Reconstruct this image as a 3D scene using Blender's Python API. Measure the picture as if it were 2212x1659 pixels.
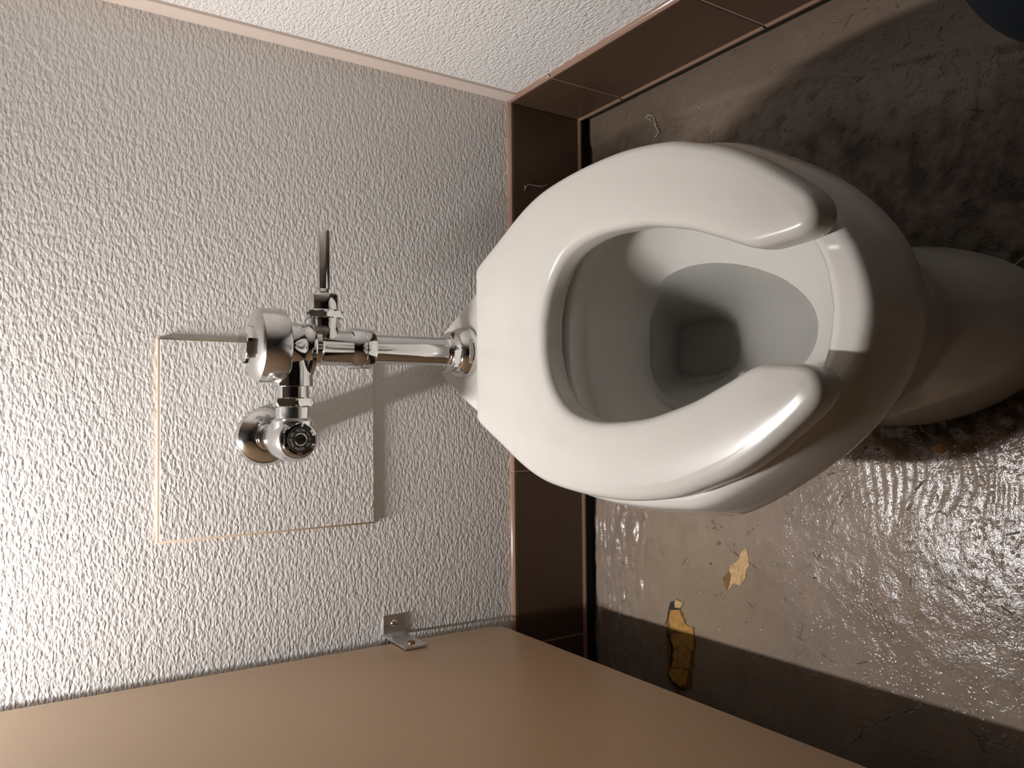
import bpy, bmesh, math, random
import numpy as np
from mathutils import Vector, Matrix

for o in list(bpy.data.objects):
    bpy.data.objects.remove(o)
SC = bpy.context.scene
COL = SC.collection

# ------------------------------------------------------------------ camera
FPX = 1677.0                                     # focal length in pixels of the 2212 x 1659 frame
CX = Vector((0.99951201, -0.00876044, 0.02998311))    # world X, Y, Z seen from the upright phone (right, down, forward)
CY = Vector((-0.0298542, -0.55031244, 0.83442492))
CZ = Vector((0.00919014, -0.83491285, -0.55030543))
cam_d = bpy.data.cameras.new('camera')
cam = bpy.data.objects.new('camera', cam_d)
COL.objects.link(cam)
right = Vector((CX[1], CY[1], CZ[1]))            # the phone was held on its side: photo right is the room's down
up = Vector((CX[0], CY[0], CZ[0]))
fwd = Vector((CX[2], CY[2], CZ[2]))
m = Matrix.Identity(4)
for i in range(3):
    m[i][0], m[i][1], m[i][2] = right[i], up[i], -fwd[i]
m.translation = Vector((0, -1.15, 0.939))
cam.matrix_world = m
cam_d.sensor_fit = 'HORIZONTAL'
cam_d.sensor_width = 36.0
cam_d.lens = 36.0 * FPX / 2212.0
cam_d.clip_start = 0.02
SC.camera = cam

# ------------------------------------------------------------------ world, lamp, exposure
w = bpy.data.worlds.new('world')
SC.world = w
w.use_nodes = True
w.node_tree.nodes['Background'].inputs[0].default_value = (0.9, 0.85, 0.8, 1)
w.node_tree.nodes['Background'].inputs[1].default_value = 0.02


def lamp(name, loc, power, radius, color):
    d = bpy.data.lights.new(name, 'POINT')
    d.energy = power
    d.shadow_soft_size = radius
    d.color = color
    o = bpy.data.objects.new(name, d)
    o.location = loc
    COL.objects.link(o)
    return o


# a short tube light lies along the top of the partition, shining into the stall
tube_d = bpy.data.lights.new('tube_light', 'AREA')
tube_d.shape = 'RECTANGLE'
tube_d.size, tube_d.size_y = 0.03, 0.26
tube_d.energy = 8.6
tube_d.color = (1.0, 0.985, 0.985)
tube_o = bpy.data.objects.new('tube_light', tube_d)
tube_d.spread = math.radians(125)
aim = Vector((0.36, 0.12, -0.92)).normalized()   # tipped towards the back wall and the bowl
ty = (Vector((0, 1, 0)) - aim * aim.y).normalized()
tx = ty.cross(-aim)
tm = Matrix.Identity(4)
for i in range(3):
    tm[i][0], tm[i][1], tm[i][2] = tx[i], ty[i], -aim[i]
tm.translation = Vector((-0.330, -0.165, 1.45))
tube_o.matrix_world = tm
COL.objects.link(tube_o)
lamp('added_fill_light', (-1.35, -2.1, 2.2), 0.06, 0.12, (1.0, 0.93, 0.9))  # weak unseen fill, added to make up for lost ceiling bounce

SC.view_settings.view_transform = 'Standard'
SC.view_settings.look = 'None'
SC.view_settings.gamma = 1.0
SC.view_settings.use_curve_mapping = False
SC.view_settings.exposure = 0.0


# ------------------------------------------------------------------ helpers
def lin(r, g, b):
    f = lambda c: (c / 255.0) / 12.92 if c / 255.0 <= 0.04045 else ((c / 255.0 + 0.055) / 1.055) ** 2.4
    return (f(r), f(g), f(b), 1.0)


class NT:
    """small helper to write node trees"""
    def __init__(self, name):
        self.m = bpy.data.materials.new(name)
        self.m.use_nodes = True
        self.t = self.m.node_tree
        self.t.nodes.clear()
        self.out = self.n('ShaderNodeOutputMaterial')
        self.b = self.n('ShaderNodeBsdfPrincipled')
        self.l(self.b.outputs[0], self.out.inputs[0])

    def n(self, kind, **kw):
        nd = self.t.nodes.new(kind)
        for k, v in kw.items():
            setattr(nd, k, v)
        return nd

    def l(self, a, b):
        self.t.links.new(a, b)

    def set(self, **kw):
        for k, v in kw.items():
            self.b.inputs[k.replace('_', ' ')].default_value = v
        return self

    def coords(self, scale=(1, 1, 1), rot=(0, 0, 0), loc=(0, 0, 0)):
        tc = self.n('ShaderNodeTexCoord')
        mp = self.n('ShaderNodeMapping')
        mp.inputs['Scale'].default_value = scale
        mp.inputs['Rotation'].default_value = rot
        mp.inputs['Location'].default_value = loc
        self.l(tc.outputs['Object'], mp.inputs[0])
        return mp.outputs[0]

    def noise(self, vec, scale=1.0, detail=2.0, rough=0.5, dist=0.0):
        nd = self.n('ShaderNodeTexNoise')
        nd.inputs['Scale'].default_value = scale
        nd.inputs['Detail'].default_value = detail
        nd.inputs['Roughness'].default_value = rough
        nd.inputs['Distortion'].default_value = dist
        self.l(vec, nd.inputs['Vector'])
        return nd.outputs[0]

    def voronoi(self, vec, scale=1.0, feature='F1', rand=1.0, out=0):
        nd = self.n('ShaderNodeTexVoronoi', feature=feature)
        nd.inputs['Scale'].default_value = scale
        nd.inputs['Randomness'].default_value = rand
        self.l(vec, nd.inputs['Vector'])
        return nd.outputs[out]

    def ramp(self, fac, stops):
        nd = self.n('ShaderNodeValToRGB')
        el = nd.color_ramp.elements
        while len(el) < len(stops):
            el.new(0.5)
        for e, (p, c) in zip(el, stops):
            e.position = p
            e.color = c if len(c) == 4 else (*c, 1)
        self.l(fac, nd.inputs[0])
        return nd.outputs[0]

    def mix(self, fac, a, b, blend='MIX'):
        nd = self.n('ShaderNodeMix', data_type='RGBA', blend_type=blend)
        for s, v in ((0, fac), (6, a), (7, b)):
            if hasattr(v, 'node'):
                self.l(v, nd.inputs[s])
            elif s == 0:
                nd.inputs[0].default_value = v
            else:
                nd.inputs[s].default_value = v
        return nd.outputs[2]

    def math(self, op, a, b=0.0, clamp=False):
        nd = self.n('ShaderNodeMath', operation=op, use_clamp=clamp)
        for s, v in ((0, a), (1, b)):
            if hasattr(v, 'node'):
                self.l(v, nd.inputs[s])
            else:
                nd.inputs[s].default_value = v
        return nd.outputs[0]

    def rng(self, v, a, b, c=0.0, d=1.0):
        nd = self.n('ShaderNodeMapRange')
        self.l(v, nd.inputs[0])
        for i, x in enumerate((a, b, c, d)):
            nd.inputs[i + 1].default_value = x
        return nd.outputs[0]

    def bump(self, h, dist, strength=1.0, normal=None):
        nd = self.n('ShaderNodeBump')
        nd.inputs['Distance'].default_value = dist
        nd.inputs['Strength'].default_value = strength
        self.l(h, nd.inputs['Height'])
        if normal is not None:
            self.l(normal, nd.inputs['Normal'])
        return nd.outputs[0]

    def color(self, c):
        self.l(c, self.b.inputs['Base Color'])
        return self

    def normal(self, c):
        self.l(c, self.b.inputs['Normal'])
        return self

    def roughness(self, c):
        self.l(c, self.b.inputs['Roughness'])
        return self


def shade(me, angle=40):
    for p in me.polygons:
        p.use_smooth = True
    if angle is not None:
        me.set_sharp_from_angle(angle=math.radians(angle))


def add(name, me, mat, parent=None, angle=40):
    shade(me, angle)
    if mat is not None:
        me.materials.clear()
        me.materials.append(mat)
    o = bpy.data.objects.new(name, me)
    COL.objects.link(o)
    if parent is not None:
        o.parent = parent
        o.matrix_parent_inverse = parent.matrix_basis.inverted()
    return o


def empty(name, loc=(0, 0, 0)):
    o = bpy.data.objects.new(name, None)
    o.location = loc
    o.empty_display_size = 0.05
    COL.objects.link(o)
    return o


def tag(o, label=None, cat=None, group=None, kind=None):
    if label: o['label'] = label
    if cat: o['category'] = cat
    if group: o['group'] = group
    if kind: o['kind'] = kind
    return o


def mesh(name, verts, faces):
    me = bpy.data.meshes.new(name)
    me.from_pydata([tuple(v) for v in verts], [], faces)
    me.validate()
    me.update()
    return me


def from_bm(name, bm):
    bmesh.ops.recalc_face_normals(bm, faces=bm.faces)
    me = bpy.data.meshes.new(name)
    bm.to_mesh(me)
    bm.free()
    return me


def box(name, lo, hi, bevel=0.0, seg=2):
    bm = bmesh.new()
    bmesh.ops.create_cube(bm, size=1.0)
    for v in bm.verts:
        for i in range(3):
            v.co[i] = lo[i] if v.co[i] < 0 else hi[i]
    if bevel:
        bmesh.ops.bevel(bm, geom=bm.edges[:], offset=bevel, segments=seg, profile=0.5, affect='EDGES')
    return from_bm(name, bm)


def loft(name, rings, cap0=True, cap1=True):
    """rings of equal length, closed each"""
    n = len(rings[0])
    verts = [p for r in rings for p in r]
    faces = []
    for k in range(len(rings) - 1):
        for i in range(n):
            j = (i + 1) % n
            faces.append((k * n + i, k * n + j, (k + 1) * n + j, (k + 1) * n + i))
    if cap0: faces.append(tuple(range(n - 1, -1, -1)))
    if cap1: faces.append(tuple((len(rings) - 1) * n + i for i in range(n)))
    bm = bmesh.new()
    vs = [bm.verts.new(v) for v in verts]
    for f in faces:
        try: bm.faces.new([vs[i] for i in f])
        except ValueError: pass
    return from_bm(name, bm)


AX = {'Z': lambda a, b, h: (a, b, h), 'X': lambda a, b, h: (h, a, b), 'Y': lambda a, b, h: (b, h, a)}


def lathe(name, origin, axis, prof, seg=48, hexa=None, phase=0.0, cap0=True, cap1=True):
    """prof: (radius, height) along +axis; hexa: apothem of a hexagon that clips the radius"""
    rings = []
    for r, h in prof:
        ring = []
        for i in range(seg):
            t = 2 * math.pi * i / seg
            rr = r
            if hexa:
                a = (t + phase) % (math.pi / 3) - math.pi / 6
                rr = min(r, hexa / math.cos(a))
            p = AX[axis](rr * math.cos(t), rr * math.sin(t), h)
            ring.append((p[0] + origin[0], p[1] + origin[1], p[2] + origin[2]))
        rings.append(ring)
    return loft(name, rings, cap0, cap1)


def hexnut(name, origin, axis, apo, h0, h1, ch=0.12, phase=0.0, rin=None):
    R = apo / math.cos(math.pi / 6)
    c = (R - apo) * 1.15
    hh = (h1 - h0) * ch * 1.6
    pr = [(rin or apo * 0.8, h0), (R - c, h0), (R - c * .45, h0 + hh * .35), (R, h0 + hh), (R, h1 - hh), (R - c * .45, h1 - hh * .35), (R - c, h1), (rin or apo * 0.8, h1)]
    return lathe(name, origin, axis, pr, 96, apo, phase)


def join(name, *mes):
    bm = bmesh.new()
    for me in mes:
        bm.from_mesh(me)
        bpy.data.meshes.remove(me)
    me = bpy.data.meshes.new(name)
    bm.to_mesh(me)
    bm.free()
    return me


def tube(name, pts, rad, seg=8):
    pts = [Vector(p) for p in pts]
    rings = []
    for i, p in enumerate(pts):
        d = (pts[min(i + 1, len(pts) - 1)] - pts[max(i - 1, 0)]).normalized()
        a = d.orthogonal().normalized() if i == 0 else (a - d * a.dot(d)).normalized()
        b = d.cross(a)
        r = rad[i] if hasattr(rad, '__len__') else rad
        rings.append([p + (a * math.cos(t) + b * math.sin(t)) * r for t in [2 * math.pi * k / seg for k in range(seg)]])
    return loft(name, rings)


def spline(pts, n):
    """Catmull-Rom through pts, n samples evenly by arc length"""
    P = np.array(pts, float)
    P = np.vstack([2 * P[0] - P[1], P, 2 * P[-1] - P[-2]])
    out = []
    for i in range(1, len(P) - 2):
        p0, p1, p2, p3 = P[i - 1:i + 3]
        for t in np.linspace(0, 1, 14, endpoint=False):
            out.append(.5 * ((2 * p1) + (-p0 + p2) * t + (2 * p0 - 5 * p1 + 4 * p2 - p3) * t * t + (-p0 + 3 * p1 - 3 * p2 + p3) * t ** 3))
    out.append(P[-2])
    out = np.array(out)
    s = np.concatenate([[0], np.cumsum(np.linalg.norm(np.diff(out, axis=0), axis=1))])
    u = np.linspace(0, s[-1], n)
    return np.stack([np.interp(u, s, out[:, k]) for k in range(out.shape[1])], 1)


# ------------------------------------------------------------------ materials
def pebble(t, k):
    """height of the embossed vinyl: small rounded pebbles drawn out sideways"""
    c = t.coords(tuple(104 * a for a in k))
    wob = t.n('ShaderNodeTexNoise')
    wob.inputs['Scale'].default_value = .8
    wob.inputs['Detail'].default_value = 1.5
    t.l(c, wob.inputs['Vector'])
    ad = t.n('ShaderNodeVectorMath', operation='MULTIPLY_ADD')
    t.l(wob.outputs[1], ad.inputs[0])
    ad.inputs[1].default_value = (1.3, 1.3, 1.3)
    t.l(c, ad.inputs[2])
    vo = t.n('ShaderNodeTexVoronoi', feature='SMOOTH_F1')
    vo.inputs['Smoothness'].default_value = .35
    vo.inputs['Scale'].default_value = 1.15
    t.l(ad.outputs[0], vo.inputs['Vector'])
    n = t.noise(c, 2.1, 1.5, .5)
    return t.math('ADD', t.math('MULTIPLY', vo.outputs[0], -1.0), t.math('MULTIPLY', n, .55))


def mat_wall():
    t = NT('textured_vinyl_wallcovering')
    h = pebble(t, (1.0, 1.9, 1.9))
    big = t.noise(t.coords((3, 3, 3)), 1.0, 3, .5)
    t.color(t.mix(big, lin(223, 218, 213), lin(230, 226, 222)))
    t.normal(t.bump(h, .0012, 1.0))
    t.set(Roughness=.5, Specular_IOR_Level=.35)
    return t.m


def mat_simple(name, rgb, rough=.5, metal=0.0, spec=.5, coat=0.0, coat_r=.05):
    t = NT(name)
    t.set(Base_Color=lin(*rgb), Roughness=rough, Metallic=metal, Specular_IOR_Level=spec, Coat_Weight=coat, Coat_Roughness=coat_r)
    return t.m


def mat_china():
    t = NT('white_vitreous_china')
    n = t.noise(t.coords((9, 9, 9)), 1.0, 3, .6)
    t.color(t.mix(n, lin(199, 195, 188), lin(207, 203, 197)))
    t.set(Roughness=.16, Coat_Weight=.35, Coat_Roughness=.05)
    return t.m


def mat_seat():
    t = NT('white_seat_plastic')
    n = t.noise(t.coords((14, 14, 14)), 1.0, 3, .6)
    t.color(t.mix(n, lin(190, 186, 179), lin(195, 191, 184)))
    t.set(Roughness=.20, Coat_Weight=.12, Coat_Roughness=.06, Specular_IOR_Level=.4)
    return t.m


def mat_chrome(name='chrome', dull=0.0):
    t = NT(name)
    n = t.noise(t.coords((60, 60, 60)), 1.0, 4, .6)
    t.roughness(t.rng(n, .35, .75, .05 + dull, .14 + dull * 1.6))
    n2 = t.noise(t.coords((25, 25, 25), loc=(2, 5, 1)), 1.0, 3, .6)
    t.color(t.mix(t.rng(n2, .4, .7), (.70, .70, .70, 1), (.60, .59, .57, 1)))
    t.set(Metallic=1.0)
    return t.m


def mat_tile():
    t = NT('brown_glazed_tile')
    n = t.noise(t.coords((7, 7, 7)), 1.0, 4, .6)
    t.color(t.mix(n, lin(68, 51, 39), lin(80, 61, 47)))
    t.set(Roughness=.28, Specular_IOR_Level=.45)
    return t.m


def mat_partition():
    t = NT('tan_laminate')
    n = t.noise(t.coords((4, 4, 4)), 1.0, 3, .5)
    t.color(t.mix(n, lin(188, 158, 125), lin(195, 165, 132)))
    f = t.noise(t.coords((900, 900, 900)), 1.0, 1, .5)
    t.normal(t.bump(f, .0001, .25))
    t.set(Roughness=.36, Specular_IOR_Level=.5)
    return t.m


def mat_floor():
    t = NT('painted_wet_floor')
    tc = t.n('ShaderNodeTexCoord')
    sp = t.n('ShaderNodeSeparateXYZ')
    t.l(tc.outputs['Object'], sp.inputs[0])
    x, y = sp.outputs[0], sp.outputs[1]
    w1 = t.noise(t.coords((6, 6, 6)), 1.0, 4, .6)
    w2 = t.noise(t.coords((28, 28, 28), loc=(3, 4, 0)), 1.0, 5, .65)
    w3 = t.noise(t.coords((130, 130, 130)), 1.0, 4, .6)
    base = t.mix(t.rng(w1, .35, .65), lin(128, 112, 100), lin(146, 130, 115))
    base = t.mix(t.math('MULTIPLY', t.rng(w2, .5, .75), .45), base, lin(112, 98, 84))
    # grimy side of the toilet: ground-in dirt with ragged borders, shade painted in
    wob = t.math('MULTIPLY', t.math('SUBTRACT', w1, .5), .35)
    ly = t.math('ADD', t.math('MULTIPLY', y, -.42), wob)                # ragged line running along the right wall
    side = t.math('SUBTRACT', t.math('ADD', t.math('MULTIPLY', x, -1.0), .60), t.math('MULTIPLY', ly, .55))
    grime_shade = t.math('MULTIPLY', t.rng(x, .10, .2), t.rng(side, .06, .14))
    dirt_shade = t.math('MULTIPLY', grime_shade, t.rng(w2, .36, .60, .35, 1.0))
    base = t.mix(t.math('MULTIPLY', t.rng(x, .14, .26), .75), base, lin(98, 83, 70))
    base = t.mix(dirt_shade, base, lin(56, 46, 39))
    pits = t.rng(t.voronoi(t.coords((110, 110, 110), loc=(1, 2, 0)), 1.0), .1, .24, 1.0, 0.0)
    pits = t.math('MULTIPLY', pits, t.rng(w2, .5, .62))
    base = t.mix(t.math('MULTIPLY', pits, t.math('ADD', t.math('MULTIPLY', grime_shade, .7), .15)), base, lin(38, 31, 26))
    # damp stain around the foot of the bowl
    dx = t.math('SUBTRACT', x, .083)
    dy = t.math('ADD', y, .60)
    r = t.math('SQRT', t.math('ADD', t.math('POWER', t.math('MULTIPLY', t.math('ABSOLUTE', dx), 1.28), 2.0), t.math('POWER', t.math('MULTIPLY', t.math('ABSOLUTE', dy), .84), 2.0)))
    rr = t.math('ADD', r, t.math('MULTIPLY', t.math('SUBTRACT', w2, .5), .10))
    stain = t.rng(rr, .186, .160)
    stain = t.math('MULTIPLY', stain, t.rng(y, -.52, -.63))
    base = t.mix(stain, base, t.mix(t.rng(w3, .4, .65), lin(44, 34, 22), lin(72, 57, 34)))
    # yellowed patch by the back wall
    px = t.math('ADD', x, .30)
    py = t.math('ADD', y, .26)
    pr = t.math('ADD', t.math('SQRT', t.math('ADD', t.math('MULTIPLY', px, px), t.math('MULTIPLY', py, py))), t.math('MULTIPLY', t.math('SUBTRACT', w1, .5), .2))
    base = t.mix(t.math('MULTIPLY', t.rng(pr, .17, .05), .35), base, lin(146, 126, 92))
    # hairline cracks
    cr = t.rng(t.voronoi(t.coords((9, 9, 9), loc=(5, 1, 0)), 1.0, 'DISTANCE_TO_EDGE'), .0, .012, 1.0, 0.0)
    cr = t.math('MULTIPLY', cr, t.rng(w2, .54, .6))
    base = t.mix(t.math('MULTIPLY', cr, .6), base, lin(60, 48, 38))
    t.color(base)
    gloss = t.math('ADD', t.math('MULTIPLY', grime_shade, .42), t.rng(w2, .35, .7, .09, .24))
    t.roughness(gloss)
    bmp = t.math('ADD', t.math('MULTIPLY', w3, .5), t.math('MULTIPLY', w2, .9))
    blob = t.rng(t.voronoi(t.coords((170, 170, 170)), 1.0), .05, .42, 1.0, 0.0)
    sel = t.math('MULTIPLY', t.rng(t.noise(t.coords((22, 22, 22), loc=(7, 7, 0)), 1.0, 3), .40, .6), t.rng(y, -.30, -.62))
    bmp = t.math('ADD', bmp, t.math('MULTIPLY', t.math('MULTIPLY', blob, sel), .45))
    fine = t.noise(t.coords((420, 420, 420)), 1.0, 2, .5)
    bmp = t.math('ADD', bmp, t.math('MULTIPLY', fine, .14))
    bmp = t.math('SUBTRACT', bmp, t.math('MULTIPLY', pits, .6))
    bmp = t.math('SUBTRACT', bmp, t.math('MULTIPLY', cr, .5))
    t.normal(t.bump(bmp, .0016, .8))
    t.set(Specular_IOR_Level=.36)
    return t.m


def mat_water():
    t = NT('bowl_water')
    t.set(Base_Color=(.95, .975, .96, 1), Roughness=.0, IOR=1.33, Transmission_Weight=1.0)
    return t.m


def mat_chip(name, c1, c2):
    t = NT(name)
    n = t.noise(t.coords((70, 140, 70)), 1.0, 5, .65)
    n2 = t.noise(t.coords((320, 320, 320)), 1.0, 3, .6)
    t.color(t.mix(t.math('MULTIPLY', t.rng(n2, .58, .72), .8), t.mix(t.rng(n, .35, .65), lin(*c1), lin(*c2)), lin(48, 34, 18)))
    t.normal(t.bump(t.math('ADD', n, t.math('MULTIPLY', n2, .4)), .0015, .8))
    t.set(Roughness=.55)
    return t.m


def mat_cloth():
    t = NT('navy_cloth')
    n = t.noise(t.coords((8, 8, 8)), 1.0, 3, .6)
    t.color(t.mix(n, lin(6, 11, 17), lin(10, 18, 26)))
    wv = t.noise(t.coords((700, 700, 700)), 1.0, 1)
    t.normal(t.bump(wv, .0004, .4))
    t.set(Roughness=.9, Specular_IOR_Level=.2)
    return t.m


M = dict(
    wall=mat_wall(), china=mat_china(), seat=mat_seat(), chrome=mat_chrome(), dull=mat_chrome('worn_chrome', .10),
    tile=mat_tile(), part=mat_partition(), floor=mat_floor(), water=mat_water(), cloth=mat_cloth(),
    grout=mat_simple('grout', (150, 124, 110), .85), bead=mat_simple('thin_glaze_highlight', (150, 120, 102), .22, 0, .7),  # bead: pale thin-glaze top edge; on the bottom bead it paints a highlight
    trim=mat_simple('pinkish_painted_trim', (214, 198, 186), .45), caulk=mat_simple('tan_caulk', (206, 184, 158), .7),
    zinc=mat_chrome('zinc_plate', .2), dark=mat_simple('dark_recess', (14, 12, 11), .8),
    black=mat_simple('dark_cap_face', (52, 50, 47), .35), letter=mat_simple('grey_lettering', (190, 187, 182), .5),
    chip=mat_chip('golden_underlay', (150, 108, 48), (184, 138, 62)), chip_pale=mat_chip('pale_underlay', (176, 138, 88), (206, 170, 116)),
    chip_dark=mat_chip('dark_underlay', (96, 66, 30), (120, 86, 40)), chip_black=mat_simple('black_pit', (30, 23, 17), .6),
    lint=mat_simple('grey_lint', (176, 170, 158), .9), ceil=mat_simple('ceiling_paint', (196, 188, 178), .8),
    room=mat_simple('dim_room_paint', (62, 56, 52), .8), rubber=mat_simple('black_rubber', (22, 21, 21), .6),
    screw=mat_simple('brass_screw', (150, 112, 78), .35, 1.0),
)

# ------------------------------------------------------------------ the room
WX = 0.552                                        # face of the right wall


def quad_wall(name, lo, hi, mat):
    return tag(add(name, box(name, lo, hi), mat, angle=30), kind='structure')


wall_back = quad_wall('wall_back', (-1.7, 0.0, 0.0), (0.70, 0.10, 2.5), M['wall'])
wall_right = quad_wall('wall_right', (WX, -2.7, 0.0), (WX + .1, 0.0, 2.5), None)
# the right wall is the same vinyl turned a quarter: its coordinates run along Y
wr = NT('textured_vinyl_wallcovering_side')
h_ = pebble(wr, (1.9, 1.0, 1.9))
wr.color(wr.mix(wr.noise(wr.coords((3, 3, 3)), 1.0, 3, .5), lin(223, 218, 213), lin(230, 226, 222)))
wr.normal(wr.bump(h_, .0016, 1.0))
wr.set(Roughness=.5, Specular_IOR_Level=.35)
wall_right.data.materials.append(wr.m)
quad_wall('wall_left', (-1.8, -2.7, 0.0), (-1.7, 0.1, 2.5), M['room'])
quad_wall('wall_front', (-1.8, -2.8, 0.0), (0.7, -2.7, 2.5), M['room'])
quad_wall('ceiling', (-1.8, -2.8, 2.45), (0.7, 0.1, 2.55), M['ceil'])


# floor: a fine relief sheet with trowel marks, wrinkles and pits
def vnoise(x, y, seed, f):
    rs = np.random.RandomState(seed)
    g = rs.rand(256, 256)
    X, Y = x * f, y * f
    xi, yi = np.floor(X).astype(int), np.floor(Y).astype(int)
    u, v = X - xi, Y - yi
    u, v = u * u * (3 - 2 * u), v * v * (3 - 2 * v)
    a, b = g[xi % 256, yi % 256], g[(xi + 1) % 256, yi % 256]
    c, d = g[xi % 256, (yi + 1) % 256], g[(xi + 1) % 256, (yi + 1) % 256]
    return a * (1 - u) * (1 - v) + b * u * (1 - v) + c * (1 - u) * v + d * u * v


def ss(x, a, b):
    t = np.clip((x - a) / (b - a), 0, 1)
    return t * t * (3 - 2 * t)


def floor_height(x, y):
    h = .0016 * (vnoise(x, y, 1, 9) - .5) + .0011 * (vnoise(x, y, 2, 40) - .5) + .0006 * (vnoise(x, y, 3, 110) - .5)
    warp = .035 * (vnoise(x, y, 4, 14) - .5)
    # wrinkles in the paint beside the foot of the bowl
    wr_ = np.sin((y + warp * .6) * 2 * np.pi / .0125 + 5 * vnoise(x, y, 5, 20)) * ss(vnoise(x, y, 6, 26), .25, .6)
    m1 = ss(y, -.50, -.60) * ss(x, -.19, -.08) * ss(x, .06, -.02)
    h += .0005 * wr_ * m1
    # trowel ridges along the back wall
    wr2 = np.sin((y + warp) * 2 * np.pi / .014) * ss(vnoise(x, y, 7, 30), .3, .7)
    m2 = ss(y, -.17, -.12) * (x < .1)
    h += .0012 * wr2 * m2 + .0040 * (vnoise(x * .6, y * 1.3, 8, 60) - .5) * m2 + .0020 * (vnoise(x * .7, y * 1.6, 13, 150) - .5) * m2
    # broken, pitted side with a ledge towards the right wall
    edge = x - (.475 + .05 * (vnoise(x, y, 9, 8) - .5) + .16 * (y + .3))
    m3 = ss(x, .14, .26)
    h += m3 * (.0035 * ss(edge, -.006, .006) - .0015)
    m4 = m3 * ss(edge, .01, -.05)
    h += m4 * (.0028 * (vnoise(x, y, 10, 34) - .5) + .0022 * (vnoise(x, y, 11, 80) - .5))
    # rough crust close to the foot
    d = np.sqrt(((x - .083) * 1.28) ** 2 + ((y + .60) * .84) ** 2)
    m5 = ss(d, .20, .16) * ss(y, -.5, -.6)
    h += m5 * (.004 * (vnoise(x, y, 12, 70) - .6))
    return h


gx = np.concatenate([np.linspace(-1.8, -.62, 30), np.arange(-.615, .5521, .0026), [.70]])
gy = np.concatenate([np.linspace(-2.8, -.99, 40), np.arange(-.985, .0, .0026), [.0, .1]])
GX, GY = np.meshgrid(gx, gy, indexing='ij')
GZ = floor_height(GX, GY)
GZ[GX < -.61] = 0
nx, ny = GX.shape
V = np.stack([GX.ravel(), GY.ravel(), GZ.ravel()], 1)
ii = np.arange(nx * ny).reshape(nx, ny)
Fq = np.stack([ii[:-1, :-1].ravel(), ii[1:, :-1].ravel(), ii[1:, 1:].ravel(), ii[:-1, 1:].ravel()], 1)
fme = bpy.data.meshes.new('floor')
fme.from_pydata(V.tolist(), [], Fq.tolist())
fme.update()
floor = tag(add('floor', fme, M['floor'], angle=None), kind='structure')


def fz(x, y):
    return float(floor_height(np.array([x]), np.array([y]))[0])


# chipped patches where the paint has come off (outlines in metres on the floor)
def patch(name, pts, mat, z=.0006, parent=floor, thick=.0022):
    rng = random.Random(int(abs(pts[0][0] * 1e5)))
    P = []
    for i in range(len(pts)):
        a, b = pts[i], pts[(i + 1) % len(pts)]
        P.append(a)
        d = math.dist(a, b)
        for k in range(1, max(1, int(d / .006))):
            t = k / max(1, int(d / .006))
            P.append((a[0] + (b[0] - a[0]) * t + rng.uniform(-.0012, .0012), a[1] + (b[1] - a[1]) * t + rng.uniform(-.0012, .0012)))
    base = max(fz(p[0], p[1]) for p in P)
    bm = bmesh.new()
    top = [bm.verts.new((p[0], p[1], fz(p[0], p[1]) * .5 + base * .5 + z)) for p in P]
    bot = [bm.verts.new((p[0], p[1], fz(p[0], p[1]) - thick)) for p in P]
    bm.faces.new(top)
    n = len(P)
    for i in range(n):
        bm.faces.new((top[i], bot[i], bot[(i + 1) % n], top[(i + 1) % n]))
    bmesh.ops.triangulate(bm, faces=[f for f in bm.faces if len(f.verts) > 4])
    return add(name, from_bm(name, bm), mat, parent, angle=30)


R_ = [(CX[i], CY[i], CZ[i]) for i in range(3)]


def at(px, py, z=0.0):
    """a point of the photograph laid on the level z, used once to take measures of the floor"""
    d = [R[0] * (829.5 - py) + R[1] * (px - 1106) + R[2] * FPX for R in (CX, CY, CZ)]
    t = (z - .939) / d[2]
    return (d[0] * t, -1.15 + d[1] * t)


def crop_pts(pts, ox, oy, s):
    return [at(ox + p[0] / s, oy + p[1] / s) for p in pts]


chipA = crop_pts([(365, 235), (395, 215), (495, 270), (450, 335), (455, 390), (485, 400), (490, 470), (520, 490), (520, 550), (565, 595), (640, 600), (640, 740), (660, 770), (640, 940), (640, 1150), (605, 1190), (600, 1400), (580, 1470), (530, 1470), (525, 1495), (440, 1500), (425, 1530), (280, 1370), (300, 1330), (265, 1240), (270, 1180), (260, 900), (245, 800), (265, 740), (265, 600), (230, 560), (265, 480), (290, 350)], 1400, 1260, 6.38)
pa = patch('chipped_patch', chipA, M['chip_dark'])
pa['label'] = 'long chipped patch showing golden brown underlay'
patch('underlay_flake', crop_pts([(350, 690), (500, 690), (640, 740), (630, 915), (450, 870), (360, 890), (320, 800)], 1400, 1260, 6.38), M['chip'], .0011, pa)
patch('underlay_flake', crop_pts([(370, 910), (450, 880), (600, 920), (580, 1160), (480, 1165), (340, 1150), (350, 990)], 1400, 1260, 6.38), M['chip'], .0012, pa)
patch('underlay_flake', crop_pts([(310, 1180), (480, 1175), (560, 1200), (530, 1400), (460, 1410), (350, 1350), (300, 1260)], 1400, 1260, 6.38), M['chip'], .0013, pa)
patch('underlay_flake', crop_pts([(310, 370), (440, 370), (480, 470), (520, 560), (630, 610), (630, 720), (420, 670), (310, 640), (290, 500)], 1400, 1260, 6.38), M['chip'], .0012, pa)
patch('underlay_flake', crop_pts([(385, 222), (490, 270), (445, 335), (380, 345), (365, 270)], 1400, 1260, 6.38), M['chip_pale'], .0013, pa)
patch('dark_gap', crop_pts([(315, 255), (365, 240), (365, 330), (445, 360), (310, 365), (285, 480), (250, 560), (275, 430)], 1400, 1260, 6.38), M['chip_black'], .0013, pa)
patch('dark_gap', crop_pts([(265, 650), (300, 700), (350, 890), (340, 960), (345, 1060), (320, 1160), (300, 1060), (325, 930), (290, 770), (258, 730)], 1400, 1260, 6.38), M['chip_black'], .0014, pa)
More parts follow.
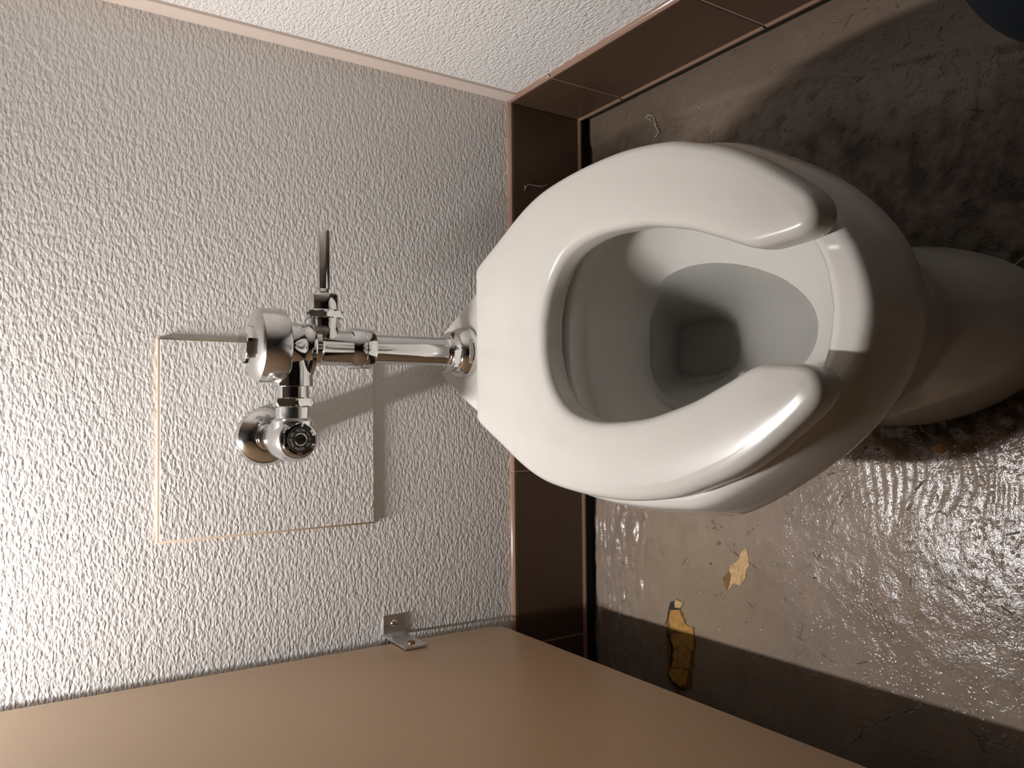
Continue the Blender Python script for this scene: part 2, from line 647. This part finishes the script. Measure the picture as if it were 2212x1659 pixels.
patch('dark_gap', crop_pts([(265, 1240), (310, 1290), (370, 1380), (430, 1430), (520, 1440), (525, 1460), (420, 1455), (340, 1380), (275, 1290)], 1400, 1260, 6.38), M['chip_black'], .0014, pa)
chipB = crop_pts([(340, 1005), (350, 1040), (355, 1100), (365, 1115), (340, 1150), (335, 1200), (300, 1250), (260, 1240), (220, 1290), (195, 1240), (185, 1195), (230, 1150), (240, 1120), (290, 1080), (305, 1040)], 1500, 850, 3.017)
pb = patch('chipped_patch', chipB, M['chip_pale'])
pb['label'] = 'small chipped patch showing pale tan underlay'
patch('dark_gap', crop_pts([(186, 1196), (229, 1152), (240, 1205), (232, 1240), (222, 1288), (196, 1241)], 1500, 850, 3.017), M['chip_dark'], .0009, pb)
for c, s, mt in (((240, 765), 15, 'chip_dark'), ((130, 877), 13, 'chip_dark'), ((158, 975), 17, 'chip_dark'), ((105, 1108), 10, 'chip_dark'), ((177, 872), 7, 'chip_dark'), ((785, 1200), 9, 'chip_black'),
                 ((1600, 352), 44, 'chip'), ((1790, 350), 60, 'chip_dark'), ((1120, 352), 9, 'chip_black'), ((1200, 365), 12, 'chip_black'), ((1985, 1472), 9, 'chip_black'), ((690, 1303), 5, 'chip_black'), ((338, 1490), 5, 'chip_black')):
    rg = random.Random(int(c[0]))
    k = 9
    pts = [(c[0] + s * rg.uniform(.55, 1.2) * math.cos(2 * math.pi * i / k), c[1] + s * rg.uniform(.5, 1.1) * math.sin(2 * math.pi * i / k)) for i in range(k)]
    patch('chipped_patch', crop_pts(pts, 1500, 850, 3.017), M[mt], .0005)

# ------------------------------------------------------------------ tiled base along the two walls
TT, TB, TD = 0.1865, 0.021, 0.009                 # top, bottom, depth of the tiles


def tile_mesh(L):
    """tile of length L along local x, face at local -y, rounded top"""
    # (depth, height) of the cross-section, from the bottom round the bead and the face to the top
    prof = [(0, TB), (-.0065, TB), (-TD + .0006, TB + .0015), (-TD - .0022, TB + .0045), (-TD - .0026, TB + .0080), (-TD - .0006, TB + .0125), (-TD, TB + .016), (-TD, TT - .010), (-TD + .001, TT - .0045), (-TD + .0035, TT - .0012), (-.0035, TT), (0, TT)]
    bm = bmesh.new()
    rings = []
    e = .0009
    for x, ins in ((0, e), (e, 0), (L - e, 0), (L, e)):
        rings.append([bm.verts.new((x, min(0, y + (ins if y < -.001 else 0)), z)) for y, z in prof])
    n = len(prof)
    for a, b in zip(rings, rings[1:]):
        for i in range(n - 1):
            f = bm.faces.new((a[i], b[i], b[i + 1], a[i + 1]))
            if i in (3, 4) or i >= 8:
                f.material_index = 1
    bm.faces.new(rings[0][::-1])
    bm.faces.new(rings[-1])
    me = from_bm('tile', bm)
    me.materials.append(M['tile'])
    me.materials.append(M['bead'])
    return me


def tile_row(base, spans, to_world):
    for a, b in spans:
        me = tile_mesh(b - a - .0030)
        shade(me, 30)
        o = bpy.data.objects.new('tile', me)
        COL.objects.link(o)
        o.matrix_world = to_world(a + .0015)
        o.parent = base
        o.matrix_parent_inverse = base.matrix_world.inverted()


base_b = tag(add('baseboard_back', box('baseboard_back', (-1.7, -.0078, 0.024), (WX, 0.0, TT - .0035)), M['grout'], angle=30), kind='structure')
base_r = tag(add('baseboard_right', box('baseboard_right', (WX - .0078, -2.7, 0.024), (WX, -.0078, TT - .0035)), M['grout'], angle=30), kind='structure')
tile_row(base_b, [(-1.635, -1.33), (-1.33, -1.025), (-1.025, -.722), (-.722, -.4185), (-.4185, -.1135), (-.1135, .1915), (.1915, WX - TD)],
         lambda a: Matrix.Translation((a, 0, 0)))
ys = [0.0, -.128, -.436, -.741, -1.046, -1.351, -1.656, -1.961, -2.266, -2.571]
tile_row(base_r, [(-a, -b) for a, b in zip(ys, ys[1:])],
         lambda a: Matrix.Translation((WX, -a, 0)) @ Matrix.Rotation(-math.pi / 2, 4, 'Z'))

add('joint_recess', box('joint_recess', (-1.7, -.0035, 0.0), (WX - .004, -.0002, .0235)), M['dark'], base_b, 30)
add('joint_recess', box('joint_recess', (WX - .0035, -2.7, 0.0), (WX - .0002, -.0036, .0235)), M['dark'], base_r, 30)
# corner trim strip on the right wall
bm = bmesh.new()
rings = []
for z in (TT, 2.45):
    rings.append([bm.verts.new(p + (z,)) for p in ((WX, 0), (WX - .0045, 0), (WX - .0055, -.004), (WX - .0055, -.027), (WX - .004, -.031), (WX, -.032))])
for i in range(6):
    bm.faces.new((rings[0][i], rings[0][(i + 1) % 6], rings[1][(i + 1) % 6], rings[1][i]))
bm.faces.new(rings[0]); bm.faces.new(rings[1])
tag(add('trim_1', from_bm('trim_1', bm), M['trim'], angle=25), kind='structure')

# ------------------------------------------------------------------ access panel
pan = empty('access_panel', (-.04, -.003, .447))
tag(pan, 'raised square access panel of textured wallcovering behind the flush valve', 'panel')
px0, px1, pz0, pz1, pt = -.1775, .097, .447, .7575, .006
add('panel_board', box('panel_board', (px0, -pt, pz0), (px1, -.0003, pz1), .0006, 1), M['wall'], pan, 30)
cw = .0034
for lo, hi in (((px0 - cw, -.003, pz0 - .001), (px0 - .0001, -.0002, pz1 + cw)), ((px0, -.0045, pz1 + .0001), (px1, -.0002, pz1 + cw)), ((px1 + .0001, -.0018, pz0), (px1 + .0025, -.0002, pz1 + cw))):
    add('caulk_bead', box('caulk_bead', lo, hi, .0008, 2), M['caulk'], pan, 40)

# ------------------------------------------------------------------ partition and its bracket
bm = bmesh.new()
c0 = .022
PY, PZ = -.034, .232                             # gap to the wall, gap to the floor
pts = [(PY - c0 + c0 * math.sin(a), PZ + c0 - c0 * math.cos(a)) for a in [math.pi / 2 * k / 8 for k in range(9)]] + [(PY, 1.42), (-1.45, 1.42), (-1.45, PZ)]
a_ = [bm.verts.new((0.0, y, z)) for y, z in pts]
b_ = [bm.verts.new((-.025, y, z)) for y, z in pts]
bm.faces.new(a_); bm.faces.new(b_[::-1])
for i in range(len(pts)):
    j = (i + 1) % len(pts)
    bm.faces.new((a_[i], b_[i], b_[j], a_[j]))
bmesh.ops.bevel(bm, geom=[e for e in bm.edges if abs(e.verts[0].co.x - e.verts[1].co.x) < .001], offset=.0012, segments=2, affect='EDGES')
for v in bm.verts:                               # set slightly out of square, as hung
    v.co.x += -.3665 + .021 * (-v.co.y - .05) + .0155 * (v.co.z - .238)
part = add('partition_panel', from_bm('partition_panel', bm), M['part'], angle=30)
tag(part, 'tall tan laminate toilet partition fixed to the back wall', 'partition')

bx = -.3612
br = empty('angle_bracket', (bx, 0, .41))
tag(br, 'small galvanized angle bracket joining the tan partition to the wall', 'bracket')
bm = bmesh.new()
z0, z1, th = .393, .4295, .0028
prof = [(.033, 0), (.033, -th), (th + .003, -th), (th + .0009, -th - .0009), (th, -th - .003), (th, -.083), (0, -.083), (0, -.004), (.0012, -.0012), (.004, 0)]
A = [bm.verts.new((bx + x, y, z0)) for x, y in prof]
B = [bm.verts.new((bx + x, y, z1)) for x, y in prof]
bm.faces.new(A); bm.faces.new(B[::-1])
for i in range(len(prof)):
    j = (i + 1) % len(prof)
    bm.faces.new((A[i], B[i], B[j], A[j]))
add('plate', from_bm('plate', bm), M['zinc'], br, 30)
zc = (z0 + z1) / 2
add('screw', lathe('screw', (bx + .019, -th, zc), 'Y', [(.0062, .0), (.006, -.0012), (.0045, -.0030), (.0022, -.0039), (.0006, -.0042)], 20), M['dull'], br)
add('screw', lathe('screw', (bx + th, -.064, zc), 'X', [(.0062, .0), (.006, .0012), (.0045, .0030), (.0022, .0039), (.0006, .0042)], 20), M['screw'], br)

# ------------------------------------------------------------------ toilet
TX = .083
toilet = empty('toilet', (TX, -.45, 0))
tag(toilet, 'white floor-standing toilet bowl with open-front seat', 'toilet')
NR = 96


def closed(half, n=NR):
    """half outline (x >= 0, from the back to the front) mirrored and resampled to n points, back first"""
    h = spline(half, n // 2 + 1)
    h[0, 0] = h[-1, 0] = 0
    left = [(-x, y) for x, y in h[-2:0:-1]]
    return np.array([tuple(p) for p in h] + left)


O_rim = closed([(0, -.028), (.030, -.0285), (.045, -.033), (.055, -.05), (.097, -.134), (.140, -.226), (.178, -.312), (.197, -.375), (.2055, -.43), (.2075, -.485), (.205, -.545), (.197, -.600), (.163, -.667), (.120, -.729), (.071, -.773), (.029, -.7905), (0, -.795)])
O_foot = closed([(0, -.12), (.055, -.122), (.09, -.135), (.112, -.19), (.118, -.30), (.116, -.42), (.112, -.55), (.108, -.64), (.090, -.705), (.062, -.755), (.03, -.783), (0, -.79)])
O_neck = closed([(0, -.10), (.06, -.102), (.10, -.13), (.115, -.20), (.114, -.30), (.11, -.42), (.105, -.53), (.096, -.62), (.075, -.69), (.05, -.725), (.025, -.742), (0, -.745)])
I_rim = closed([(0, -.372), (.04, -.376), (.085, -.396), (.120, -.43), (.142, -.48), (.146, -.535), (.136, -.60), (.112, -.665), (.076, -.715), (.04, -.738), (0, -.745)])
I_under = closed([(0, -.362), (.045, -.366), (.092, -.388), (.128, -.426), (.150, -.48), (.154, -.535), (.143, -.605), (.117, -.672), (.078, -.724), (.04, -.747), (0, -.753)])
I_water = closed([(0, -.372), (.035, -.374), (.062, -.388), (.082, -.415), (.090, -.455), (.086, -.505), (.074, -.55), (.055, -.592), (.033, -.62), (.015, -.632), (0, -.635)])
I_sump = closed([(0, -.338), (.028, -.340), (.042, -.348), (.049, -.372), (.050, -.40), (.048, -.425), (.041, -.446), (.028, -.462), (.012, -.468), (0, -.469)])


def inset(o, d):
    c = o.mean(0)
    nxt, prv = np.roll(o, -1, 0), np.roll(o, 1, 0)
    t = nxt - prv
    nrm = np.stack([t[:, 1], -t[:, 0]], 1)
    nrm /= np.linalg.norm(nrm, axis=1)[:, None] + 1e-9
    s = np.sign(((o - c) * nrm).sum(1).mean())
    return o - nrm * s * d


def lerp(a, b, t): return a * (1 - t) + b * t


levels = [(O_foot, .0), (O_foot, .006), (inset(O_foot, .002), .014)]
for t, z in ((.25, .05), (.6, .09), (1, .13)):
    levels.append((lerp(O_foot, O_neck, t), z))
for t, z in ((.10, .17), (.30, .205), (.58, .238), (.82, .262), (.94, .274)):
    levels.append((lerp(O_neck, O_rim, t), z))
levels += [(inset(O_rim, .004), .2765), (inset(O_rim, .001), .2785), (O_rim, .2825), (inset(O_rim, .0028), .300), (inset(O_rim, .0065), .320), (inset(O_rim, .0098), .333), (inset(O_rim, .0118), .3385), (inset(O_rim, .0145), .3422), (inset(O_rim, .0180), .3445), (inset(O_rim, .0225), .3452)]
mid = lerp(inset(O_rim, .0225), I_rim, .5)
levels += [(mid, .3452), (inset(I_rim, -.010), .3452), (inset(I_rim, -.005), .3440), (inset(I_rim, -.0015), .3405), (I_rim, .335), (lerp(I_rim, I_under, .25), .316), (lerp(I_rim, I_under, .7), .309), (I_under, .300)]
for t, z in ((.18, .275), (.45, .250), (.75, .226), (.93, .213), (1.05, .204), (1.13, .196)):
    levels.append((lerp(I_under, I_water, t), z))
s0 = lerp(I_under, I_water, 1.13)
for t, z in ((.22, .182), (.48, .160), (.72, .135), (.90, .110), (1.0, .092)):
    levels.append((lerp(s0, I_sump, t), z))
for k, z in ((.003, .080), (.008, .060), (.012, .03)):
    levels.append((inset(I_sump, k) + np.array([0, .020 * (.092 - z) / .05]), z))
rings = [[(TX + p[0], p[1], z) for p in o] for o, z in levels]
add('bowl', loft('bowl', rings, True, True), M['china'], toilet, 60)
# standing water: a closed body that slightly overlaps the china around it
ZW = .212
wr_o = lerp(I_under, I_water, .93)
wl = [(inset(wr_o, -.0015), ZW), (inset(lerp(I_under, I_water, 1.05), -.0015), .204), (inset(s0, -.0015), .196)]
for t, z in ((.22, .182), (.48, .160), (.72, .135), (.90, .110), (1.0, .092)):
    wl.append((inset(lerp(s0, I_sump, t), -.0015), z))
wl += [(inset(I_sump, k - .0015) + np.array([0, .020 * (.092 - z) / .05]), z - (.001 if z < .04 else 0)) for k, z in ((.003, .080), (.008, .060), (.012, .03))]
add('water', loft('water', [[(TX + p[0], p[1], z) for p in o] for o, z in wl], True, True), M['water'], toilet, 30)

# seat: a horseshoe swept from one tip round the back to the other
SX = .0875
half_o = spline([(0, -.2210), (.05, -.2210), (.097, -.2215), (.106, -.2245), (.1135, -.2335), (.135, -.277), (.160, -.327), (.174, -.363), (.182, -.398), (.1875, -.45), (.189, -.50), (.187, -.545), (.1785, -.5985), (.166, -.636), (.1515, -.672), (.135, -.7015), (.117, -.727), (.103, -.745),
                 (.092, -.7575), (.083, -.7645), (.073, -.7675), (.0645, -.7655), (.0575, -.7595), (.0540, -.7505), (.0525, -.738), (.0515, -.722), (.0512, -.708), (.0535, -.6965), (.0585, -.684), (.0640, -.672), (.0715, -.654), (.0825, -.627), (.0915, -.596), (.0998, -.56), (.104, -.515), (.104, -.482), (.099, -.452), (.0895, -.428), (.0725, -.4085), (.049, -.394), (.02, -.386), (0, -.385)], 260)
# walk: back middle, right flank, right tip, right inner edge, inner back middle, then mirrored
ol = np.array([tuple(p) for p in half_o[:-1]] + [(-x, y) for x, y in half_o[:0:-1]])
ZS, ZB = .3885, .3535


def inset_ccw(o, d):
    """move a closed outline to its own inside by d along smoothed normals"""
    t = np.roll(o, -3, 0) - np.roll(o, 3, 0)
    nrm = np.stack([-t[:, 1], t[:, 0]], 1)
    nrm /= np.linalg.norm(nrm, axis=1)[:, None] + 1e-9
    area = .5 * np.sum(o[:, 0] * np.roll(o[:, 1], -1) - np.roll(o[:, 0], -1) * o[:, 1])
    return o + nrm * d * (1 if area > 0 else -1)


lay = [(.016, ZB), (.004, ZB + .0003), (.0015, ZB + .0018), (.0005, ZB + .004), (0, ZB + .010), (0, ZS - .0125)]
for deg in (12, 25, 38, 50, 62, 72, 81):
    a_ = math.radians(deg)
    lay.append((.0115 * (1 - math.cos(a_)), ZS - .0125 + .0112 * math.sin(a_)))
lay += [(.0125, ZS - .0008), (.0150, ZS - .0004), (.0165, ZS)]
rings = []
cur = ol
for ins, z in lay:
    o2 = inset_ccw(ol, ins)
    rings.append([(SX + p[0], p[1] + .004, z) for p in o2])
bm = bmesh.new()
vr = [[bm.verts.new(p) for p in r] for r in rings]
n_ = len(ol)
for a_, b_ in zip(vr, vr[1:]):
    for i in range(n_):
        bm.faces.new((a_[i], a_[(i + 1) % n_], b_[(i + 1) % n_], b_[i]))
bmesh.ops.triangulate(bm, faces=[bm.faces.new(vr[-1])])   # flat top; the underside is hollow, as moulded
seat = add('seat', from_bm('seat', bm), M['seat'], toilet, 60)
for sx, sy in ((-.155, -.57), (.155, -.57), (-.14, -.36), (.14, -.36)):
    add('bumper', box('bumper', (SX + sx - .009, sy - .016, .3445), (SX + sx + .009, sy + .016, ZB + .001), .002), M['seat'], seat, 40)
for sx in (-.07, .07):
    add('hinge', box('hinge', (SX + sx - .016, -.245, .3440), (SX + sx + .016, -.206, ZB + .008), .004, 3), M['seat'], seat, 40)

# ------------------------------------------------------------------ flush valve
VX, VY = .084, -.125
fv = empty('flush_valve', (VX, VY, .34))
tag(fv, 'chrome flush valve with side handle, tail pipe and wall stop', 'flush valve')
o = (VX, VY, 0)
add('spud_flange', lathe('spud_flange', o, 'Z', [(.0385, .3453), (.0392, .3480), (.0390, .352), (.0375, .358), (.0345, .3645), (.031, .3685), (.0285, .370)], 64), M['chrome'], fv)
add('spud_nut', hexnut('spud_nut', o, 'Z', .0275, .3695, .382, phase=.3), M['chrome'], fv, 25)
add('tail_pipe', lathe('tail_pipe', o, 'Z', [(.0235, .380), (.0235, .3835), (.0215, .3850), (.0208, .388), (.0208, .51)], 64), M['chrome'], fv)
add('outlet_coupling', lathe('outlet_coupling', o, 'Z', [(.022, .502), (.0268, .5025), (.0282, .505), (.0282, .5165), (.0272, .5175), (.0272, .5185), (.0288, .5195), (.0288, .5325), (.0278, .5345), (.0240, .5350)], 64), M['chrome'], fv)
body = join('valve_body',
            lathe('b1', o, 'Z', [(.0245, .532), (.0245, .577), (.0255, .580), (.0265, .581), (.0265, .588), (.0300, .589), (.0312, .592), (.0312, .597), (.0300, .600), (.0310, .606), (.0330, .612), (.0330, .630), (.031, .640)], 64),
            lathe('b2', (VX, VY, .613), 'X', [(.0245, -.054), (.0262, -.0535), (.0262, -.030), (.0252, -.020), (.0245, .0)], 48),
            lathe('b3', (VX, VY, .5705), 'X', [(.0225, .0), (.0225, .014), (.0205, .024), (.0195, .030), (.0205, .0345), (.0205, .040)], 48),
            lathe('b4', (VX - .012, VY, .594), 'Z', [(.030, -.0035), (.0322, -.0025), (.0322, .0025), (.030, .0035)], 64))
add('valve_body', body, M['chrome'], fv, 35)
cap = add('cap', lathe('cap', o, 'Z', [(.0330, .6265), (.0445, .6265), (.0478, .6285), (.0490, .6325), (.0488, .6580), (.0476, .6612), (.0440, .6640), (.0300, .6695), (.012, .6715), (.001, .6717)], 72), M['dull'], fv, 30)
add('cap_plug', hexnut('cap_plug', (VX, VY - .002, 0), 'Z', .0225, .6690, .6795, .2, phase=.25, rin=.004), M['chrome'], cap, 25)

hd = empty('handle', (VX + .04, VY, .5705))
hd.parent = fv
hd.matrix_parent_inverse = fv.matrix_basis.inverted()
ho = (VX, VY, .5705)
add('handle_nut', hexnut('handle_nut', ho, 'X', .0245, .0385, .0500, .2, phase=.2), M['chrome'], hd, 25)
add('handle_socket', lathe('handle_socket', ho, 'X', [(.0195, .0495), (.0200, .051), (.0200, .0695), (.0190, .0720), (.0165, .0730), (.0100, .0733)], 56), M['chrome'], hd, 30)
add('handle_lever', lathe('handle_lever', ho, 'X', [(.0060, .072), (.0066, .0745), (.0060, .0770), (.0072, .0785), (.0084, .0800), (.0084, .1580), (.0078, .1600), (.0062, .1608), (.001, .1610)], 40), mat_chrome('dark_chrome', .04), hd, 30)

so_ = (VX, VY, .613)
add('union_pipe', lathe('union_pipe', so_, 'X', [(.0205, -.098), (.0205, -.050)], 48), M['chrome'], fv)
add('union_nut', hexnut('union_nut', so_, 'X', .0245, -.0815, -.0685, .2, phase=.1), M['chrome'], fv, 25)
PX = -.0395                                      # wall stop
stop_o = (PX, VY, .613)
stop = add('stop_body', join('stop_body',
                             lathe('s1', stop_o, 'Y', [(.0215, .060), (.0255, .050), (.0282, .036), (.0290, .015), (.0290, -.004), (.0282, -.014), (.0262, -.020), (.0250, -.022)], 64),
                             lathe('s2', stop_o, 'X', [(.001, -.0302), (.012, -.0292), (.021, -.024), (.026, -.012), (.0270, .0), (.0268, .024), (.0245, .0265), (.0222, .0275), (.0222, .048)], 56)), M['dull'], fv, 40)
bonnet = add('stop_bonnet', lathe('stop_bonnet', stop_o, 'Y', [(.0262, -.012), (.0272, -.0135), (.0272, -.0165), (.0258, -.0195), (.0240, -.0220), (.0222, -.0235), (.0208, -.0238)], 64), M['chrome'], fv, 30)
add('bonnet_hex', hexnut('bonnet_hex', stop_o, 'Y', .0208, -.0300, -.0225, .2, phase=.5, rin=.004), M['chrome'], bonnet, 25)
face = add('stop_cap', lathe('stop_cap', stop_o, 'Y', [(.0002, -.0305), (.0085, -.0305), (.0162, -.0305), (.0168, -.0300), (.0168, -.0292)], 56), M['black'], fv, 30)
add('cap_ring', lathe('cap_ring', stop_o, 'Y', [(.0068, -.0302), (.0068, -.0317), (.0076, -.0323), (.0086, -.0317), (.0088, -.0302)], 40, cap0=False, cap1=False), M['chrome'], face)
add('screw_slot', box('screw_slot', (PX - .0011, VY - .0309, .6078), (PX + .0011, VY - .0300, .6182)), M['dark'], face)


def ring_text(name, text, centre, rad, size, start, step, mat, parent):
    """raised letters set round a disc that faces -Y, tops outwards, reading clockwise for someone in front of it"""
    bmj = bmesh.new()
    for i, ch in enumerate(text):
        if ch == ' ':
            continue
        cu = bpy.data.curves.new('t', 'FONT')
        cu.body = ch
        cu.size = size
        cu.align_x = 'CENTER'
        cu.extrude = .0002
        ob = bpy.data.objects.new('t', cu)
        COL.objects.link(ob)
        bpy.context.view_layer.update()
        me = bpy.data.meshes.new_from_object(ob.evaluated_get(bpy.context.evaluated_depsgraph_get()))
        bpy.data.objects.remove(ob)
        bpy.data.curves.remove(cu)
        a = start - i * step                     # angle in the X-Z plane
        R = Matrix.Translation(centre) @ Matrix.Rotation(math.pi / 2, 4, 'X') @ Matrix.Rotation(a - math.pi / 2, 4, 'Z') @ Matrix.Translation((0, rad, 0))
        me.transform(R)
        bmj.from_mesh(me)
        bpy.data.meshes.remove(me)
    me = bpy.data.meshes.new(name)
    bmj.to_mesh(me)
    bmj.free()
    return add(name, me, mat, parent, None)


ring_text('lettering', 'SLOAN VALVE CO. SLOAN VALVE CO. ', (PX, VY - .0306, .613), .0108, .0048, math.radians(200), 2 * math.pi / 32, M['letter'], face)

sp_o = (PX, 0, .616)
add('supply_pipe', lathe('supply_pipe', sp_o, 'Y', [(.0175, -.085), (.0175, -.030), (.0192, -.029), (.0200, -.026), (.0200, -.010)], 56), M['chrome'], fv)
add('escutcheon', lathe('escutcheon', sp_o, 'Y', [(.0205, -.0245), (.0235, -.0240), (.0285, -.0222), (.034, -.0188), (.0395, -.0145), (.0422, -.0100), (.0430, -.0062)], 64, cap0=False), mat_chrome('spattered_chrome', .02), fv)

# ------------------------------------------------------------------ lint
def lint(pts, label, r=.0006):
    o = add('lint_thread', tube('lint_thread', spline(pts, 60), r * 1.4, 6), M['lint'])
    return tag(o, label, 'lint')


def floor_path(px, z=.001):
    out = []
    for i, (a, b) in enumerate(px):
        x, y = at(a, b)
        out.append((x, y, max(0, fz(x, y)) + z + .0008 * (i % 2)))
    return out


g = 10.054
lint(floor_path([(1340 + a / g, 200 + b / g) for a, b in ((650, 590), (700, 610), (620, 570), (580, 545), (620, 505), (680, 490), (730, 520), (755, 570), (745, 620), (770, 660), (790, 690), (760, 720), (800, 770), (820, 820), (840, 860), (800, 930), (760, 970))]), 'pale curled lint thread on the floor near the right tiles')
lint([(.389, -.0105, .157), (.394, -.011, .155), (.3975, -.0115, .1575), (.3945, -.011, .1545), (.4005, -.011, .149), (.401, -.0105, .133), (.4015, -.0105, .120), (.404, -.0105, .112), (.4065, -.0105, .107)], 'fine lint strand stuck to the brown tile behind the toilet', .0005)
lint(floor_path([(2180, 571), (2186, 573), (2195, 571), (2203, 566), (2214, 556), (2226, 548)], .0015), 'thin lint thread beside the front of the bowl foot', .0005)

# ------------------------------------------------------------------ the photographer's leg at the edge of the frame
K = Vector((.330, -.925, .330))
hip, ankle = Vector((.42, -1.44, .40)), Vector((.43, -1.13, .09))
path = [hip, hip.lerp(K, .35), hip.lerp(K, .7), K + Vector((.004, -.03, .006)), K + Vector((0, .006, -.012)), K + Vector((.012, .004, -.05)), K.lerp(ankle, .4), K.lerp(ankle, .75), ankle]
rad = [.098, .092, .082, .074, .070, .070, .066, .060, .056]
sp_ = spline([tuple(p) + (r,) for p, r in zip(path, rad)], 70)
rings = []
a = None
for i in range(70):
    p = Vector(sp_[i][:3])
    d = (Vector(sp_[min(i + 1, 69)][:3]) - Vector(sp_[max(i - 1, 0)][:3])).normalized()
    a = d.orthogonal().normalized() if a is None else (a - d * a.dot(d)).normalized()
    b = d.cross(a)
    ring = []
    for k in range(48):
        t = 2 * math.pi * k / 48
        fold = 1 + .035 * math.sin(i * .8 + 3 * math.sin(t + i * .05)) * (1 if 24 < i < 62 else .5) + .02 * math.sin(3 * t + i * .2)
        ring.append(p + (a * math.cos(t) + b * math.sin(t)) * sp_[i][3] * fold)
    rings.append(ring)
per = empty('person', (.43, -1.13, 0))
tag(per, 'bent knee of a person in dark navy trousers at the frame corner', 'person')
add('trouser_leg', loft('trouser_leg', rings), M['cloth'], per, None)
shoe = []
for x, hw, hh in ((-.10, .02, .05), (-.085, .036, .075), (-.03, .042, .085), (.04, .042, .068), (.10, .046, .052), (.15, .042, .042), (.175, .030, .034), (.185, .012, .026)):
    ring = []
    for k in range(20):
        t = 2 * math.pi * k / 20
        ring.append((.43 + hw * math.cos(t), -1.13 + x, .006 + hh * .5 + hh * .5 * max(-.98, math.sin(t) * 1.15 if math.sin(t) < 0 else math.sin(t))))
    shoe.append(ring)
add('shoe', loft('shoe', shoe), M['rubber'], per, 60)
